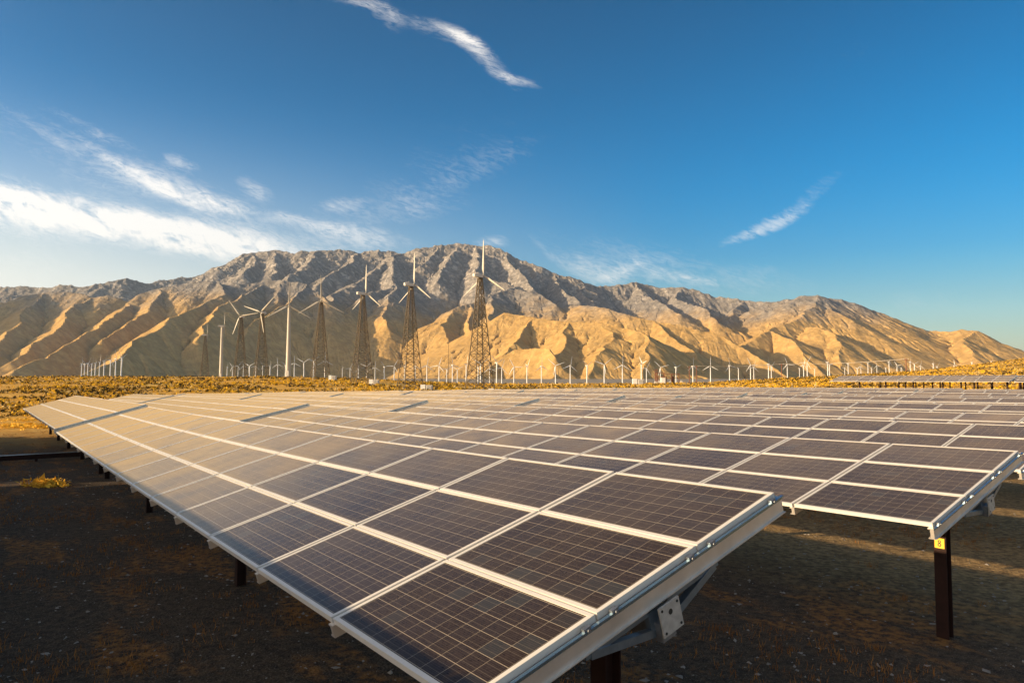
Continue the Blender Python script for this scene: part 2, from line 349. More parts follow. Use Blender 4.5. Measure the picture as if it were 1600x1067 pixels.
def mountains():
    daz = .00172
    az = np.arange(R(-64), R(41), daz); lr = np.arange(math.log(4100), math.log(16500), daz * 1.05)
    na, nr = len(az), len(lr)
    AZ, LR = np.meshgrid(az, lr, indexing='ij'); Rr = np.exp(LR)
    X = Rr * np.sin(AZ); Y = Rr * np.cos(AZ)
    wx = (fbm(X / 1500, Y / 1500, 1, 4) - .5); wy = (fbm(X / 1500, Y / 1500, 2, 4) - .5)
    wx2 = (fbm(X / 420, Y / 420, 3, 4) - .5); wy2 = (fbm(X / 420, Y / 420, 4, 4) - .5)
    Xw = X + wx * 260 + wx2 * 170; Yw = Y + wy * 260 + wy2 * 170
    H = np.full(X.shape, -900.0); DM = np.full(X.shape, 9e3)
    for k, (pts, sl_) in enumerate(RID):
        P = [pt(*p) for p in pts]
        for a, b in zip(P[:-1], P[1:]):
            reach = max(a.z, b.z) / sl_ * 1.9 + 500
            am, bm = math.atan2(a.x, a.y), math.atan2(b.x, b.y)
            rm = min(a.xy.length, b.xy.length); da = reach / rm
            i0 = np.searchsorted(az, min(am, bm) - da); i1 = np.searchsorted(az, max(am, bm) + da)
            j0 = np.searchsorted(lr, math.log(max(rm - reach, 4000))); j1 = np.searchsorted(lr, math.log(max(a.xy.length, b.xy.length) + reach))
            if i1 <= i0 or j1 <= j0: continue
            sx = Xw[i0:i1, j0:j1]; sy = Yw[i0:i1, j0:j1]
            ex, ey = b.x - a.x, b.y - a.y; L2 = ex * ex + ey * ey + 1e-6
            tt = np.clip(((sx - a.x) * ex + (sy - a.y) * ey) / L2, 0, 1)
            d = np.hypot(sx - a.x - tt * ex, sy - a.y - tt * ey)
            zr = a.z + (b.z - a.z) * tt
            h = zr - sl_ * 1.18 * d ** .985 * (1 - .00004 * d)
            H[i0:i1, j0:j1] = np.maximum(H[i0:i1, j0:j1], h)
            DM[i0:i1, j0:j1] = np.minimum(DM[i0:i1, j0:j1], d)
    rough = np.clip(H, 0, 1500) / 900
    am_ = np.clip(DM / 500, .12, 1)
    rid = fbm(X / 620 + wx * 1.1, Y / 620 + wy * 1.1, 5, 6, True, gain=.5)
    hi = sstep(900, 1700, H)
    H = H + (rid - .62) * (130 * np.clip(rough, .35, 1.0) + 150 * hi) * am_
    H = H + (fbm(X / 240 + wx, Y / 240 + wy, 8, 5, True, gain=.6) - .6) * 120 * hi * np.clip(am_ + .25, 0, 1)
    H = H + (fbm(X / 130, Y / 130, 6, 4, True) - .6) * (36 * np.clip(rough, .2, 1) + 26 * hi)
    H = np.maximum(H, -60)
    # water-cut gullies: many droplets run down the slopes and carve them
    cell = Rr * daz
    g_ = np.random.default_rng(5); Hf = H.ravel().copy(); cf = cell.ravel()
    for batch in range(11):
        n = 60000
        x = g_.random(n) * (na - 3) + 1; y = g_.random(n) * (nr - 3) + 1
        vx = np.zeros(n); vy = np.zeros(n); sed = np.zeros(n); w = np.ones(n)
        for step in range(46):
            xi = x.astype(int); yi = y.astype(int); u = x - xi; v = y - yi; q = xi * nr + yi
            h00, h01, h10, h11 = Hf[q], Hf[q + 1], Hf[q + nr], Hf[q + nr + 1]; c = cf[q]
            gx = ((h10 - h00) * (1 - v) + (h11 - h01) * v) / c; gy = ((h01 - h00) * (1 - u) + (h11 - h10) * u) / c
            vx = vx * .35 - gx; vy = vy * .35 - gy; L = np.hypot(vx, vy) + 1e-6
            sx, sy = vx / L, vy / L
            slope = np.hypot(gx, gy)
            cap = np.minimum(slope, 1.0) * w * 2.3
            d = np.where(sed < cap, (cap - sed) * .16, -(sed - cap) * .22)
            d = np.where(slope < .02, -sed * .25, d)
            d = np.minimum(d, 2.6) * (Hf[q] > -50)
            sed += d; dd = -d * 1.15
            np_add = np.bincount(np.concatenate([q, q + 1, q + nr, q + nr + 1]),
                                 weights=np.concatenate([dd * (1 - u) * (1 - v), dd * (1 - u) * v, dd * u * (1 - v), dd * u * v]), minlength=Hf.size)
            Hf += np_add
            x += sx; y += sy; w = np.minimum(w * 1.02, 2.2)
            bad = (x < 1) | (x > na - 3) | (y < 1) | (y > nr - 3)
            x = np.clip(x, 1, na - 3); y = np.clip(y, 1, nr - 3); w = np.where(bad, 0, w)
    H = Hf.reshape(na, nr)
    H = np.where(H < 25, -30 + (H + 60) * .65, H)
    V = np.stack([X, Y, H], -1).reshape(-1, 3)
    i, j = np.meshgrid(np.arange(na - 1), np.arange(nr - 1), indexing='ij')
    q = i * nr + j
    Fc = np.stack([q, q + 1, q + nr + 1, q + nr], -1).reshape(-1, 4)[:, ::-1]
    hm = H.reshape(-1)[Fc].max(1) > -22
    Fc = Fc[hm]
    used = np.unique(Fc); remap = np.zeros(len(V), int); remap[used] = np.arange(len(used))
    return V[used], remap[Fc]
def rock_mat():
    m, t, b = mat('mountain_rock')
    geo = t.new('ShaderNodeNewGeometry'); P = geo.outputs['Position']; x, y, z = t.sep(P)
    nx, ny, nz = t.sep(geo.outputs['Normal'])
    km = t.vmath('SCALE', P, .001)
    a = t.noise(km, 2.2, 8, .62); bq = t.noise(km, 14, 8, .68); cq = t.noise(km, 60, 4, .7)
    low = t.mix(t.ramp(bq, .35, .68), rgb(.42, .262, .088), rgb(.57, .375, .138))
    high = t.mix(t.ramp(bq, .38, .62), rgb(.185, .168, .148), rgb(.285, .26, .228))
    hf = t.ramp(t.math('ADD', z, t.math('MULTIPLY', t.math('SUBTRACT', a, .5), 700)), 560, 1050)
    c = t.mix(hf, low, high)
    steep = t.ramp(t.math('ADD', nz, t.math('MULTIPLY', t.math('SUBTRACT', bq, .5), .5)), .55, .82, 1, 0)
    hi2 = t.ramp(z, 700, 1300)
    crag = t.math('MULTIPLY', t.math('MULTIPLY', steep, hi2), t.ramp(bq, .50, .6), clamp=True)
    c = t.mix(crag, c, rgb(.46, .425, .38))
    scrub = t.math('MULTIPLY', t.ramp(cq, .54, .62), t.ramp(z, 150, 900, .15, .45), clamp=True)
    c = t.mix(scrub, c, rgb(.12, .09, .06))
    t.link(c, b.inputs['Base Color'])
    b.inputs['Roughness'].default_value = 1.0; b.inputs['Specular IOR Level'].default_value = .05
    rm = t.new('ShaderNodeTexNoise', noise_type='RIDGED_MULTIFRACTAL'); t.link(km, rm.inputs['Vector']); rm.inputs['Scale'].default_value = 5.5; rm.inputs['Detail'].default_value = 9; rm.inputs['Roughness'].default_value = .62; rm.inputs['Lacunarity'].default_value = 2.1
    h = t.math('ADD', t.math('MULTIPLY', rm.outputs[0], t.ramp(z, 200, 1100, .12, .34)), t.math('MULTIPLY', bq, .32))
    t.link(t.bump(h, 1.0, 38.0), b.inputs['Normal'])
    return m
MV, MF = mountains()
mo = put('mountains', np_mesh('mountains', MV, MF, [rock_mat()], None, False)); tag(mo, kind='structure')
#PART2
# ------------------------------------------------------------------ solar tables: materials
ALU = simple('anodised_frame', (.66, .635, .575), .38, .0, .05, 6, .6)
BEAM = simple('galvanised_beam', (.78, .72, .64), .4, .7, .12, 5, .5)
GALV = simple('galvanised_steel', (.30, .32, .34), .42, .8, .25, 14, .5)
SKYREFL = simple('sky_reflection_rail', (.30, .46, .60), .22, .9, .12, 10, .5)  # reflection of the sky on the rail, put into its blue colour
DARKST = simple('rust_brown_steel', (.028, .011, .008), .7, .25, .35, 7, .3)
YEL = simple('yellow_paint', (.85, .52, .03), .5, 0, .08, 9)
BLK = simple('black_paint', (.02, .018, .015), .6, 0, .1, 9)
BACK = simple('white_backsheet', (.5, .5, .48), .6, 0, .05, 5)
PU, PV, LU, LV = 1.72, 1.0, 1.685, .982     # module pitch and size
LIP = .033
def glass_mat(detail=True):
    m, t, b = mat('solar_glass')
    geo = t.new('ShaderNodeNewGeometry'); oi = t.new('ShaderNodeObjectInfo')
    ob = t.new('ShaderNodeTexCoord').outputs['Object']; x, y, z = t.sep(ob)
    cu = t.math('DIVIDE', t.math('ADD', x, LU - LIP - .012), (LU - 2 * LIP - .024) / 10)
    cv = t.math('DIVIDE', t.math('SUBTRACT', y, LIP + .012), (LV - 2 * LIP - .024) / 6)
    fu, fv = t.math('FRACT', cu), t.math('FRACT', cv)
    def edge(f, w):   # 1 on the line between two cells
        d = t.math('MINIMUM', f, t.math('SUBTRACT', 1.0, f))
        return t.math('LESS_THAN', d, w)
    gap = t.math('MAXIMUM', edge(fu, .0095), edge(fv, .017))
    def bus(c, w=.008): return t.math('LESS_THAN', t.math('ABSOLUTE', t.math('SUBTRACT', fv, c)), w)
    bb = t.math('MAXIMUM', bus(.27), bus(.73))
    fing = t.math('MULTIPLY', edge(t.math('FRACT', t.math('MULTIPLY', cv, 10)), .10), .06)
    wn = t.new('ShaderNodeTexWhiteNoise', noise_dimensions='4D')
    t.link(t.comb(t.math('FLOOR', cu), t.math('FLOOR', cv), 0.0), wn.inputs['Vector']); t.link(oi.outputs['Random'], wn.inputs['W'])
    rv = wn.outputs[0]
    c = t.mix(t.ramp(rv, 0, .8, 0, 1, False), rgb(.018, .011, .008), rgb(.018, .013, .014))
    c = t.mix(t.ramp(rv, .86, 1.0), c, rgb(.024, .028, .031))
    orn = oi.outputs['Random']
    c = t.mix(t.math('MULTIPLY', t.math('GREATER_THAN', orn, .6), .5), c, rgb(.028, .026, .036))
    flake = t.new('ShaderNodeTexVoronoi'); t.link(ob, flake.inputs['Vector']); flake.inputs['Scale'].default_value = 75
    c = t.mix(t.math('MULTIPLY', t.sep(flake.outputs['Color'])[0], .30), c, rgb(.058, .043, .038))
    c = t.mix(t.math('ADD', t.math('MULTIPLY', bb, .26), fing, clamp=True), c, rgb(.42, .34, .24))
    c = t.mix(t.math('MULTIPLY', gap, .62), c, rgb(.50, .42, .30))
    b.inputs['Roughness'].default_value = .2; b.inputs['Specular IOR Level'].default_value = .22; b.inputs['IOR'].default_value = 1.5
    t.link(c, b.inputs['Base Color'])
    P = geo.outputs['Position']
    # thin dust film and painted-in sky glare, stronger the flatter one looks
    ct = t.math('ABSOLUTE', t.vmath('DOT_PRODUCT', geo.outputs['Normal'], geo.outputs['Incoming'], 1))
    ct = t.math('MAXIMUM', ct, .02)
    patch = t.noise(P, 1.1, 4, .6); speck = t.noise(P, 30, 3, .7)
    lowedge = t.ramp(y, .03, .16, .05, 0.0)
    tau = t.math('ADD', t.math('MULTIPLY', t.ramp(patch, .25, .75, .6, 1.4), DUST_GLARE), t.math('MULTIPLY', t.ramp(speck, .55, .8), .0022))
    tau = t.math('MULTIPLY', tau, t.ramp(orn, 0, 1, .75, 1.3, False))
    tau = t.math('ADD', tau, t.math('MULTIPLY', lowedge, .016))
    ct = t.math('POWER', ct, 3.3)
    fac = t.math('SUBTRACT', 1.0, t.math('POWER', 2.7183, t.math('MULTIPLY', t.math('DIVIDE', tau, ct), -1.0)))
    drop = t.new('ShaderNodeTexVoronoi'); t.link(t.vmath('ADD', ob, t.vmath('SCALE', (7., 3., 1.), orn)), drop.inputs['Vector']); drop.inputs['Scale'].default_value = 1.1
    dm = t.math('MULTIPLY', t.math('LESS_THAN', drop.outputs['Distance'], .011), t.math('GREATER_THAN', t.sep(drop.outputs['Color'])[1], .6))
    fac = t.math('MAXIMUM', fac, dm)
    d = t.new('ShaderNodeBsdfDiffuse'); d.inputs['Color'].default_value = rgb(.62, .47, .265); d.inputs['Roughness'].default_value = .8
    ms = t.new('ShaderNodeMixShader'); t.link(fac, ms.inputs[0]); t.link(b.outputs[0], ms.inputs[1]); t.link(d.outputs[0], ms.inputs[2])
    t.link(ms.outputs[0], t.n['Material Output'].inputs['Surface'])
    return m
DUST_GLARE = .0012
GLASS = glass_mat()
# ------------------------------------------------------------------ part meshes. local frame: x runs back towards the near end (module i spans -(i+1)*PU .. -i*PU), y up the slope, z off the panel plane
def frame_mb():
    f = MB(); L, Wd, h = LU, LV, .045; e = .0012
    f.box(-L, 0, 0, LIP, -h, 0, 0); f.box(-L, 0, Wd - LIP, Wd, -h, 0, 0)
    f.box(-L, -L + LIP, LIP, Wd - LIP, -h, -e, 0); f.box(-LIP, 0, LIP, Wd - LIP, -h, -e, 0)
    return f
fm = frame_mb(); FRAME = fm.mesh('panel_frame', [ALU])
gb = MB(); gb.box(-LU + LIP, -LIP, LIP, LV - LIP, -.012, -.005, 0); GLS = gb.mesh('glass', [GLASS])
fb = frame_mb(); fb.box(-LU + LIP, -LIP, LIP, LV - LIP, -.012, -.005, 1); PANEL = fb.mesh('solar_panel', [ALU, GLASS])
def beam_mb(end):
    f = MB(); a, b_ = (-.035, 3.035) if end else (-.012, 3.012); z1, z0 = -.048, (-.172 if end else -.14)
    f.box(-.02, .02, a, b_, z0, z1, 0)
    f.box(-.045, -.02, a, b_, z1 - .012, z1, 0); f.box(-.045, -.02, a, b_, z0, z0 + .012, 0)
    if end:
        f.box(.0201, .046, a, b_, z1 + .002, z1 + .014, 2)
        f.box(.0201, .030, a, b_, z1 - .016, z1 - .002, 2); f.box(.0201, .040, a, b_, z0, z0 + .006, 0)
        for y in (.10, .88, 1.12, 1.88, 2.12, 2.90):
            f.box(.012, .042, y - .028, y + .028, z1 - .004, z1 + .032, 1); f.tube((.04, y, z1 + .014), (.055, y, z1 + .014), .012, n=6, m=1)
    return f
BEAMM = beam_mb(False).mesh('support_beam', [BEAM, GALV]); BEAME = beam_mb(True).mesh('end_beam', [BEAM, GALV, SKYREFL])
TZ = -.285                               # torque tube axis under the panel plane
def saddle():
    f = MB()
    for s in (-1, 1):
        f.bar((0, 1.5 + s * .62, -.2), (0, 1.5 + s * .07, -.345), .05, 0)
        f.bar((0, 1.5 + s * .66, -.195), (0, 1.5 + s * .1, -.2), .035, 0)
    f.box(-.02, .02, 1.40, 1.60, -.36, -.2, 0)
    return f
SADDLE = saddle().mesh('saddle_brace', [simple('sky_tinted_steel', (.24, .31, .38), .35, .8, .2, 12)])  # blue tint of the steel stands in for reflected sky
f = MB(); f.box(-.008, .008, -.115, .115, -.115, .115, 0)
f.tube((.0081, .0, .045), (.0095, .0, .045), .022, n=16, m=1)
for s in (-1, 1):
    for q in (-1, 1): f.tube((.0081, s * .088, q * .088), (.0125, s * .088, q * .088), .011, n=8, m=1)
FLANGE = f.mesh('flange_plate', [simple('zinc_plate', (.50, .48, .44), .5, .35, .2, 18), BLK])
def post_mesh():
    f = MB(); w, d = .15, .15; z0, z1 = -1.4, 0.0
    f.box(-w / 2, w / 2, -d / 2, -d / 2 + .012, z0, z1, 0); f.box(-w / 2, w / 2, d / 2 - .012, d / 2, z0, z1, 0)
    f.box(-.006, .006, -d / 2 + .012, d / 2 - .012, z0, z1, 0)
    return f
def head_mesh():
    f = MB(); f.box(-.09, .09, -.11, .11, -.12, -.07, 0); f.box(-.10, -.075, -.10, .10, -.07, .09, 0); f.box(.075, .10, -.10, .10, -.07, .09, 0)
    f.tube((-.115, 0, 0), (.115, 0, 0), .085, n=16, m=0); return f
HEAD = head_mesh().mesh('bearing', [GALV])
POSTM = {}
def post(h):
    k = round(h, 2)
    if k not in POSTM:
        f = MB(); w = .15
        f.box(-w / 2, w / 2, -w / 2, -w / 2 + .012, -1.3, k, 0); f.box(-w / 2, w / 2, w / 2 - .012, w / 2, -1.3, k, 0)
        f.box(-.006, .006, -w / 2 + .012, w / 2 - .012, -1.3, k, 0)
        POSTM[k] = f.mesh('post', [DARKST])
    return POSTM[k]
TUBES = {}
def tube_mesh(n):
    if n not in TUBES:
        f = MB(); f.bar((.055, 0, 0), (-n * PU - .05, 0, 0), .13, 0); TUBES[n] = f.mesh('torque_tube', [GALV])
    return TUBES[n]
SAG = lambda s, L: -.055 * math.sin(math.pi * min(s / L, 1)) if L > 20 else 0.0
RZ = math.pi / 2 + YAW - math.pi      # local +x points back along the row
def make_table(perp, s0, zlow, tilt, n, yaw=None, zend=None, sag=1.0, lod=0, posts=None):
    """perp,s0: near lower corner in row coordinates; zlow,zend: lower edge height at both ends"""
    yaw = YAW if yaw is None else yaw
    uh = Vector((-math.sin(yaw), math.cos(yaw), 0)); hp = Vector((math.cos(yaw), math.sin(yaw), 0))
    L = n * PU; zend = zlow if zend is None else zend
    low = Vector((HP[0] * perp + UH[0] * s0, HP[1] * perp + UH[1] * s0, zlow))
    sl_ = math.atan2(zend - zlow, L)                   # rise away from the near end
    base = low + hp * 1.5 * math.cos(tilt)
    root = empty('solar_table', (base.x, base.y, gzf(base.x, base.y)), RZ + yaw - YAW)
    inv = Matrix.Translation(root.location) @ Matrix.Rotation(root.rotation_euler.z, 4, 'Z')
    inv = inv.inverted()
    # plane frame: origin at low corner, x back along row, y up slope
    T = inv @ Matrix.Translation(low) @ Matrix.Rotation(root.rotation_euler.z, 4, 'Z') @ Matrix.Rotation(sl_, 4, 'Y') @ Matrix.Rotation(tilt, 4, 'X')
    def sg(x): return sag * SAG(-x, L)
    def at(x, y=0, z=0): return T @ Matrix.Translation((x, y, z + sg(x)))
    for i in range(n):
        x = -i * PU - (PU - LU) / 2
        dz = sg(-(i + 1) * PU) - sg(-i * PU)
        for j in range(3):
            jig = Matrix.Rotation(rng.normal() * .0016, 4, 'X') @ Matrix.Rotation(math.atan2(dz, PU) + rng.normal() * .0012, 4, 'Y')
            Mx = T @ Matrix.Translation((x, j * PV + (PV - LV) / 2, sg(-i * PU))) @ jig
            if lod == 0:
                p = put('solar_panel', FRAME, root, Mx); put('glass', GLS, p, Matrix.Identity(4))
            else: put('solar_panel', PANEL, root, Mx)
    for i in range(n + 1):
        me = BEAME if i == 0 else BEAMM
        x = -i * PU if 0 < i < n else (-.014 if i == 0 else -L + .014)
        M_ = at(x)
        if i == n: M_ = M_ @ Matrix.Translation((0, 3, 0)) @ Matrix.Rotation(math.pi, 4, 'Z')
        put('support_beam', me, root, M_)
        if lod == 0 or i in (0, n): put('saddle_brace', SADDLE, root, at(x))
    put('torque_tube', tube_mesh(n), root, T @ Matrix.Translation((0, 1.5, TZ + sg(-L / 2))))
    put('flange_plate', FLANGE, root, T @ Matrix.Translation((.07, 1.5 + .03, TZ + .02)) @ Matrix.Scale(.86, 4))
    if posts is None and L < 20: pass
    if posts is None:
        k = max(2, round((L - .9) / 5.9) + 1); posts = [.5 + q * (L - .95) / (k - 1) for q in range(k)]
    Tw = root.matrix_basis
    first = None
    for s in posts:
        c = (T @ Matrix.Translation((-s, 1.5, TZ + sg(-s)))).translation
        wp = (Matrix.Translation(root.location) @ Matrix.Rotation(root.rotation_euler.z, 4, 'Z')) @ c
        gr = gzf(wp.x, wp.y); h = c.z - .12 - (gr - root.location.z)
        po = put('post', post(h), root, Matrix.Translation((c.x, c.y, gr - root.location.z)))
        if lod < 2: put('bearing', HEAD, po, Matrix.Translation((0, 0, h + .12)))
        if first is None: first = (po, h)
    root['_lod'] = lod
    return root, first
def zof(s): return float(np.interp(s, ZS, ZO))
ORD = ['zeroth', 'first', 'second', 'third', 'fourth', 'fifth', 'sixth', 'seventh', 'eighth', 'ninth', 'tenth', 'eleventh', 'twelfth', 'thirteenth', 'fourteenth', 'fifteenth', 'sixteenth', 'seventeenth']
GAP = .55
rows = {}   # row -> (perp, s0, zlow at near end relative to camera, tilt deg, table lengths)
rows[1] = (2.02, 3.05, -1.685, 15.5, [15, 15])
rows[2] = (8.63, 3.40, -1.65, 12.3, [15, 15, 10])
last = {3: [15, 15, 15, 2], 4: [15, 15, 15, 5], 5: [15, 15, 15, 8], 6: [15, 15, 15, 10], 7: [15, 15, 15, 11], 8: [15, 15, 15, 13]}
s_start = {3: 4.5, 4: 3.6, 5: 3.3, 6: 4.4}
for k in range(3, 14):
    rows[k] = (8.63 + 6.64 * (k - 2), s_start.get(k, 3.2 + .5 * math.sin(k * 2.1)), -1.65 + .03 * math.sin(k * 1.7), 12.3 + .8 * math.sin(k * 2.9), last.get(k, [15, 15, 15, 15]))
GRP = 'long tables of solar panels standing in rows'
PLACE = ['nearest the camera', 'second from the camera', 'third from the camera', 'fourth from the camera']
for k, (perp, s0, zl, tl, lens) in rows.items():
    s = s0; yaw = R({1: 37.25, 2: 37.62}.get(k, 37.5)); last_end = 0
    for q, n in enumerate(lens):
        # the yaw of the row swings it slightly off the grid: keep the tables of one row in line
        dyaw = yaw - YAW
        pp = perp - (s - s0) * math.sin(dyaw)
        z0 = CAMZ + zl + zof(s) + (.07 if q else 0)
        z1 = CAMZ + zl + zof(s + n * PU) + (.03 if q else 0)
        lod = 0 if (k <= 2 and q == 0) or (k == 3 and q == 0) else (1 if k < 6 and q < 2 else 2)
        ta, fp = make_table(pp, s, z0, R(tl), n, yaw, z1, 1.0 if q == 0 else 0.0, lod, {(1, 0): [.5, 9.2, 17.4, 25.2], (3, 0): [.25, 6.4, 12.6, 18.8, 25.0]}.get((k, q)))
        if k == 1: lab = ['dusty brown solar table nearest the camera, its end beam and bolted flange plate in front', 'far solar table of the nearest row, beyond the dark gap, at the left edge'][q]
        elif k == 2 and q == 0: lab = 'solar table in the second row, held by the post with the yellow number plate'
        else: lab = 'tilted solar table, %s along the %s panel row from the front' % (PLACE[q], ORD[k])
        tag(ta, lab, 'solar table', GRP)
        if k == 2 and q == 0:
            po, h = fp
            pl = MB(); pl.box(-.045, .045, -.0755, -.0712, -.05, .05, 0)
            num = MB()
            def ring(cz, ro, ri, n=16):
                vs = []; 
                for i in range(n):
                    a = 2 * math.pi * i / n
                    for r_ in (ro, ri): vs.append((math.cos(a) * r_, -.0765, cz + math.sin(a) * r_))
                fs = [(2 * i, 2 * i + 1, (2 * i + 3) % (2 * n), (2 * i + 2) % (2 * n)) for i in range(n)]
                pl.add(vs, fs, 1)
            ring(.0155, .0155, .0075); ring(-.0155, .0175, .009)
            put('number_plate', pl.mesh('number_plate', [YEL, BLK]), po, Matrix.Translation((0, .012, h - .43)) @ Matrix.Scale(1.3, 4))
        s += n * PU + GAP
# two rows out of the picture on the left: their shadows lie over the ground and the lower edge of the first row
for k, perp, zl, tl in ((0, 2.02 - 6.64, -1.575, 19.5), (-1, 2.02 - 13.28, -1.50, 20.0)):
    s = 3.1 if k == 0 else 6.1
    for q, n in enumerate([15, 14]):
        z0 = CAMZ + zl + zof(s); z1 = CAMZ + zl + zof(s + n * PU) - (.14 if k == 0 and q == 0 else 0)
        ta, fp = make_table(perp, s, z0, R(tl), n, None, z1, 0.0, 2)
        tag(ta, 'steep solar table, %s, in the row %s' % (PLACE[q], 'left of the camera' if k == 0 else 'farther left of the camera'), 'solar table', GRP)
        s += n * PU + 1.3
# raised rows far right
for k, perp in ((14, 91.6), (15, 98.3), (16, 105.0), (17, 111.6)):
    s = 3.2 + .4 * (k - 14)
    for q, n in enumerate([14, 12]):
        ta, fp = make_table(perp, s, CAMZ - .43 + .10 * (k == 14) * 0, R(14.0), n, R(37.9), CAMZ - .43 - .05, 0.0, 2, [.6 + 3.35 * w_ for w_ in range(n // 2 + (n > 12))])
        tag(ta, 'raised solar table, %s of the %s raised row at the far right' % (['near half', 'left half'][q], ORD[k - 13]), 'solar table', 'raised solar tables on dark posts at the far right')
        s += n * PU + GAP
# long steel drive strut that links the rows close to the ground
f = MB(); f.box(-9, 6.5, -.07, .07, .0, .20, 0); f.box(-9, 6.5, -.10, .10, .2005, .225, 1)
for x in range(-8, 7, 2): f.box(x - .05, x + .05, -.05, .05, -.6, 0, 0)
b0 = HP * 2.0 + UH * 36.5
ds = put('drive_strut', f.mesh('drive_strut', [DARKST, GALV])); ds.location = (b0[0], b0[1], gzf(*b0) + .1); ds.rotation_euler = (0, 0, YAW)
tag(ds, 'long low dark steel strut lying across the ground at the left edge, pale on top', 'steel strut')

# ------------------------------------------------------------------ wind turbines
WHITE = simple('white_turbine_paint', (.80, .79, .76), .45, 0, .04, .5)
LATT = simple('weathered_lattice_steel', (.13, .10, .062), .7, .3, .25, 2)
GREYN = simple('grey_nacelle', (.62, .60, .55), .5, 0, .06, 1)
CONC = simple('concrete', (.5, .47, .42), .9, 0, .1, 2)
def lattice(H, w0, w1, bays=13):
    f = MB(); zs = [H * (1 - (1 - i / bays) ** 1.12) for i in range(bays + 1)]
    def hw(z): return w0 + (w1 - w0) * (z / H) ** .82
    cs = [(-1, -1), (1, -1), (1, 1), (-1, 1)]
    def P(c, z): return (cs[c][0] * hw(z), cs[c][1] * hw(z), z)
    for c in range(4):
        for a, b in zip(zs[:-1], zs[1:]):
            f.bar(P(c, a), P(c, b), .16, 0)
            d = (c + 1) % 4
            f.bar(P(c, a), P(d, b), .085, 0); f.bar(P(d, a), P(c, b), .085, 0)
            f.bar(P(c, b), P(d, b), .07, 0)
    f.box(-w1 * 1.3, w1 * 1.3, -w1 * 1.3, w1 * 1.3, H - .15, H, 0)
    f.bar((w0 * .25, -w0 * .4, 0), (0, -w1 * 1.0, H), .07, 0)
    for c in range(4): f.box(cs[c][0] * w0 - .5, cs[c][0] * w0 + .5, cs[c][1] * w0 - .5, cs[c][1] * w0 + .5, -1.5, .15, 1)
    return f.mesh('lattice_tower', [LATT, CONC])
def tubular(H, r0, r1):
    f = MB(); n = 5
    for i in range(n): 
        a, b = i / n, (i + 1) / n
        f.tube((0, 0, H * a - (1.5 if i == 0 else 0)), (0, 0, H * b), r0 + (r1 - r0) * a, r0 + (r1 - r0) * b, 14, 0, cap=(i == n - 1))
        if i: f.tube((0, 0, H * a - .06), (0, 0, H * a + .06), (r0 + (r1 - r0) * a) * 1.04, n=14, m=0)
    f.box(-.5 * r0, .5 * r0, -r0 * 1.01, -r0 * .96, .3, 2.3, 1)
    return f.mesh('tubular_tower', [WHITE, GREYN])
def blade(L, c):      # along +z, chord along x
    f = MB(); st = [(0, .22, .22), (.06, .26, .24), (.2, 1.0, .22), (.45, .76, .13), (.75, .5, .08), (.95, .3, .045), (1.0, .12, .02)]
    rings = []
    for (q, w, th) in st:
        w *= c; th *= c; tw = R(14) * (1 - q); ring = []
        for i in range(8):
            a = 2 * math.pi * i / 8; x = math.cos(a) * w / 2 + (w * .15); y = math.sin(a) * th / 2
            ring.append((x * math.cos(tw) - y * math.sin(tw), x * math.sin(tw) + y * math.cos(tw), q * L))
        rings.append(ring)
    vs = [p for r_ in rings for p in r_]; fs = []
    for k in range(len(rings) - 1):
        for i in range(8): fs.append((k * 8 + i, k * 8 + (i + 1) % 8, k * 8 + 8 + (i + 1) % 8, k * 8 + 8 + i))
    fs += [tuple(range(8))[::-1], tuple(range(len(vs) - 8, len(vs)))]
    f.add(vs, fs, 0, True); return f.mesh('blade', [WHITE])
def nacelle(k):       # x axis points to the rotor
    f = MB(); f.box(-2.3 * k, .75 * k, -.5 * k, .5 * k, .12 * k, .98 * k, 0); f.box(-1.9 * k, .3 * k, -.35 * k, .35 * k, .98 * k, 1.1 * k, 0)
    f.tube((-.2 * k, 0, -.15 * k), (-.2 * k, 0, .15 * k), .5 * k, n=12, m=0); f.box(-2.45 * k, -2.3 * k, -.4 * k, .4 * k, .3 * k, 1.0 * k, 0)
    return f.mesh('nacelle', [GREYN])
def hub(k):
    f = MB(); f.tube((.0, 0, 0), (.5 * k, 0, 0), .30 * k, .28 * k, 12, 0); f.tube((.5 * k, 0, 0), (.95 * k, 0, 0), .28 * k, .06 * k, 12, 0); return f.mesh('hub', [WHITE])
def turbine(loc, H, tower, nac, hb, bl, k, yaw, phase, blades=3):
    root = empty('wind_turbine', loc)
    tw_ = put('tower', tower, root, Matrix.Identity(4))
    Mn = Matrix.Translation((0, 0, H)) @ Matrix.Rotation(yaw, 4, 'Z')
    nn_ = put('nacelle', nac, root, Mn)
    Mh = Mn @ Matrix.Translation((.8 * k, 0, .6 * k)); ho = put('hub', hb, root, Mh)
    for q in range(blades):
        a = phase + q * 2 * math.pi / 3
        put('blade', bl, ho, Matrix.Translation((.25 * k, 0, 0)) @ Matrix.Rotation(a, 4, 'X') @ Matrix.Rotation(math.pi / 2, 4, 'Z') @ Matrix.Rotation(R(8), 4, 'Z'))
    TP[root.name] = (tw_, nn_, ho)
    return root
TP = {}
MUTE = simple('weathered_white_paint', (.47, .445, .38), .5, 0, .06, .6)
LT = lattice(24.0, 2.55, .38); TT = tubular(24.0, .92, .46); NA = nacelle(.78); HU = hub(.9); BL = blade(8.2, .62)
for me_ in (TT, HU, BL): me_.materials[0] = MUTE
